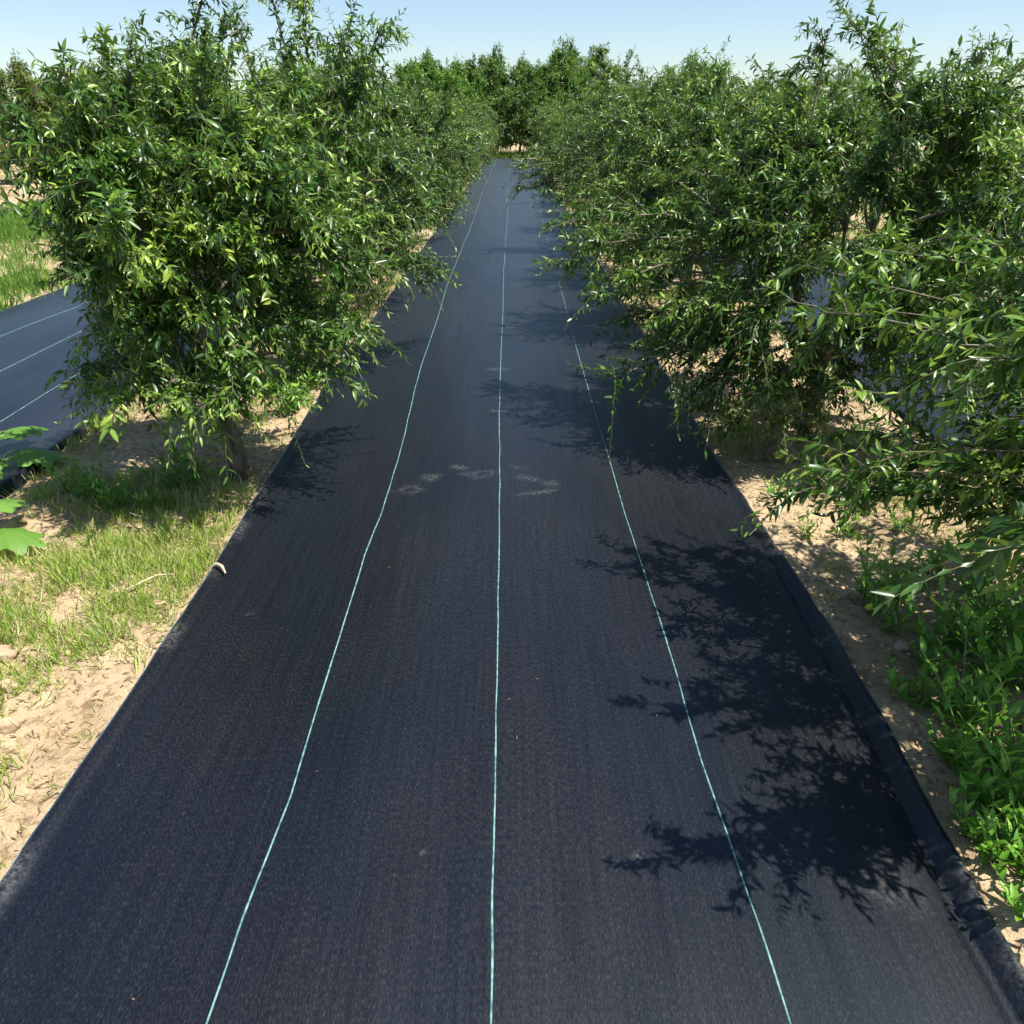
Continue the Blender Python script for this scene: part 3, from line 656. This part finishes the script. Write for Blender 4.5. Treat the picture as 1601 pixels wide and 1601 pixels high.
def scatter(n, f, lab, grp, smin=.75, smax=1.25, mind=0.075):
    pts = []; tries = 0
    while len(pts) < n and tries < 6000:
        tries += 1
        x, y = f(g)
        if x < float(right_edge(np.array([y]))[0]) + 0.06 and x > 0: continue
        if any((x - a) ** 2 + (y - b) ** 2 < mind ** 2 for a, b in pts): continue
        pts.append((x, y))
    for i, (x, y) in enumerate(pts): weed(x, y, g.uniform(0, 6.28), g.uniform(smin, smax), int(g.integers(0, 4)), lab, grp)
# lower right clump, px 1390-1560 x 1070-1240
scatter(11, lambda g: (g.normal(1.42, .12), g.uniform(1.42, 1.92)), 'bright green upright weed in the lower right clump against the hem of the sheet', 'weeds in the lower right clump', .85, 1.2, .06)
scatter(18, lambda g: (g.uniform(1.42, 2.2), g.uniform(2.0, 2.62)), 'leafy green weed in the patch between the sandy gap and lower right clump', 'weeds in the middle right patch', .85, 1.25)
scatter(10, lambda g: (g.uniform(1.6, 2.2), g.uniform(1.4, 2.1)), 'shaded green weed along the right edge of the frame', 'weeds along the right edge', .7, 1.15)
scatter(16, lambda g: (g.normal(1.36, .09), g.uniform(.95, 1.38)), 'small bright weed in the lowest right corner beside the sheet', 'weeds in the lowest right corner', .6, .9, .06)
scatter(7, lambda g: (g.uniform(1.33, 1.95), g.uniform(2.85, 3.5)), 'single small weed on the bare sand right of the sheet', 'small weeds on the bare sand', .45, .7, .2)
scatter(10, lambda g: (g.uniform(-2.3, -1.55), g.uniform(3.25, 4.0)), 'green weed under the large tree on the left', 'weeds under the large left tree', .6, 1.0)
scatter(6, lambda g: (g.uniform(-1.55, -1.40), g.uniform(4.2, 5.2)), 'green weed against the left hem of the sheet beside the large tree', 'weeds against the left hem', .7, 1.1)

# big lobed leaves entering at the left edge
def big_leaf(Lg, lobes, g, curl):
    na = 44; nr = 7
    th = np.linspace(-math.pi, math.pi, na, endpoint=False)
    rad = Lg * 0.5 * (1 + 0.16 * np.cos(lobes * th) + 0.05 * np.cos(3 * lobes * th + 1) - 0.35 * np.exp(-((np.abs(th) - math.pi) / 0.3) ** 2))
    rr = np.linspace(0, 1, nr + 1)[1:]
    P = [np.array([[Lg * 0.40, 0, 0]])]
    for r in rr:
        x = Lg * 0.40 + rad * r * np.cos(th) * 1.15; y = rad * r * np.sin(th) * 0.9
        z = -curl * (r ** 2) * Lg * 0.3 + 0.03 * Lg * np.cos(lobes * th + 3.14) * r + 0.02 * Lg * np.sin(9 * th) * r ** 3
        P.append(np.stack([x, y, z], 1))
    V = np.concatenate(P); j = np.arange(na); jn = (j + 1) % na
    T = np.stack([np.zeros(na, int), 1 + j, 1 + jn], 1)
    Q = np.concatenate([np.stack([1 + k * na + j, 1 + (k + 1) * na + j, 1 + (k + 1) * na + jn, 1 + k * na + jn], 1) for k in range(nr - 1)])
    return V, T, Q
def broad_plant(x, y, label, seed, spec):
    g = np.random.default_rng(seed)
    e = tag(empty('broad_leaved_plant', (x, y, float(ground_z(np.array([x]), np.array([y]))[0]))), label, 'plant')
    st = Acc()
    for (az, ht, reach, Lg, tilt) in spec:
        p2 = np.array([math.cos(az) * reach, math.sin(az) * reach, ht])
        k = np.linspace(0, 1, 8)
        P = bez(np.array([[0, 0, -.01]]), np.array([[p2[0] * .25, p2[1] * .25, ht * .9]]), p2[None], k)
        V, F = tubes(P, 0.006 * (1.2 - .5 * k)[None], 6); st.add(V, Q=F)
        V, T, Q = big_leaf(Lg, 7, g, 0.5)
        V[:, 2] += -V[:, 0] * math.tan(tilt)
        c, s = math.cos(az), math.sin(az)
        V = np.stack([V[:, 0] * c - V[:, 1] * s, V[:, 0] * s + V[:, 1] * c, V[:, 2]], 1) + p2
        a = Acc(); a.add(V, T, Q, np.full(len(V), g.uniform(.3, .9))); obj('leaf', a.mesh('leaf', M_bigleaf), e)
    obj('stems', st.mesh('stems', M_stem), e)
broad_plant(-2.86, 3.75, 'lobed pale green plant at the left edge, farther back, over the bluish sheet', 1,
            [(0.15, .16, .12, .24, .15), (1.6, .22, .12, .22, .2), (-1.2, .18, .1, .20, .3), (2.9, .2, .12, .24, .2), (0.7, .26, .08, .2, .05)])
broad_plant(-2.42, 2.86, 'broad lobed green leafy plant entering at the left edge, the nearer one above the grass', 2,
            [(0.0, .10, .10, .22, .2), (1.3, .17, .1, .2, .2), (-1.3, .13, .1, .2, .3), (3.0, .16, .1, .22, .2), (0.6, .2, .06, .16, .1)])

# ------------------------------------------------------------------ small dry things on the hems
def stick(name, pts, r, mat, label, cat):
    P = np.array(pts, float); o0 = P[0].copy(); t = np.linspace(0, 1, len(P)); k = np.linspace(0, 1, 14)
    PP = np.stack([np.interp(k, t, P[:, i]) for i in range(3)], 1)[None] - o0
    V, F = tubes(PP, (r * (0.35 + 1.0 * np.sin(np.clip(k, .04, .96) * math.pi) ** 0.6))[None], 7)
    return tag(obj(name, mesh_np(name, V, None, F, None, True, mat), None, tuple(o0)), label, cat)
def mz(x, y): return float(mat_z(np.array([x]), np.array([y]))[0])
stick('seed_pod', [(-1.275, 2.66, .035), (-1.25, 2.665, .048), (-1.222, 2.65, .045), (-1.20, 2.62, .028)], .0055, M_pod, 'pale curved dry seed pod lying on the left hem of the central sheet', 'seed pod')
stick('straw', [(1.08, 2.93, .035), (1.14, 2.97, .075), (1.19, 3.02, .07)], .0025, M_straw, 'short pale straw sticking over the right hem of the central sheet', 'straw')
stick('straw', [(-1.62, 2.36, .02), (-1.55, 2.45, .05), (-1.47, 2.58, .045), (-1.42, 2.63, .02)], .003, M_straw, 'long pale dry stalk arched over the sand left of the sheet', 'straw')
stick('straw', [(1.42, 2.50, .02), (1.45, 2.44, .07), (1.46, 2.33, .06), (1.45, 2.25, .01)], .003, M_straw, 'curved pale stalk on the shaded soil right of the sheet', 'straw')
stick('twig', [(-1.86, 3.18, .02), (-1.76, 3.10, .035), (-1.66, 3.05, .02), (-1.60, 2.98, .015)], .004, M_twig, 'grey twig lying in the grass below the large left tree', 'twig')
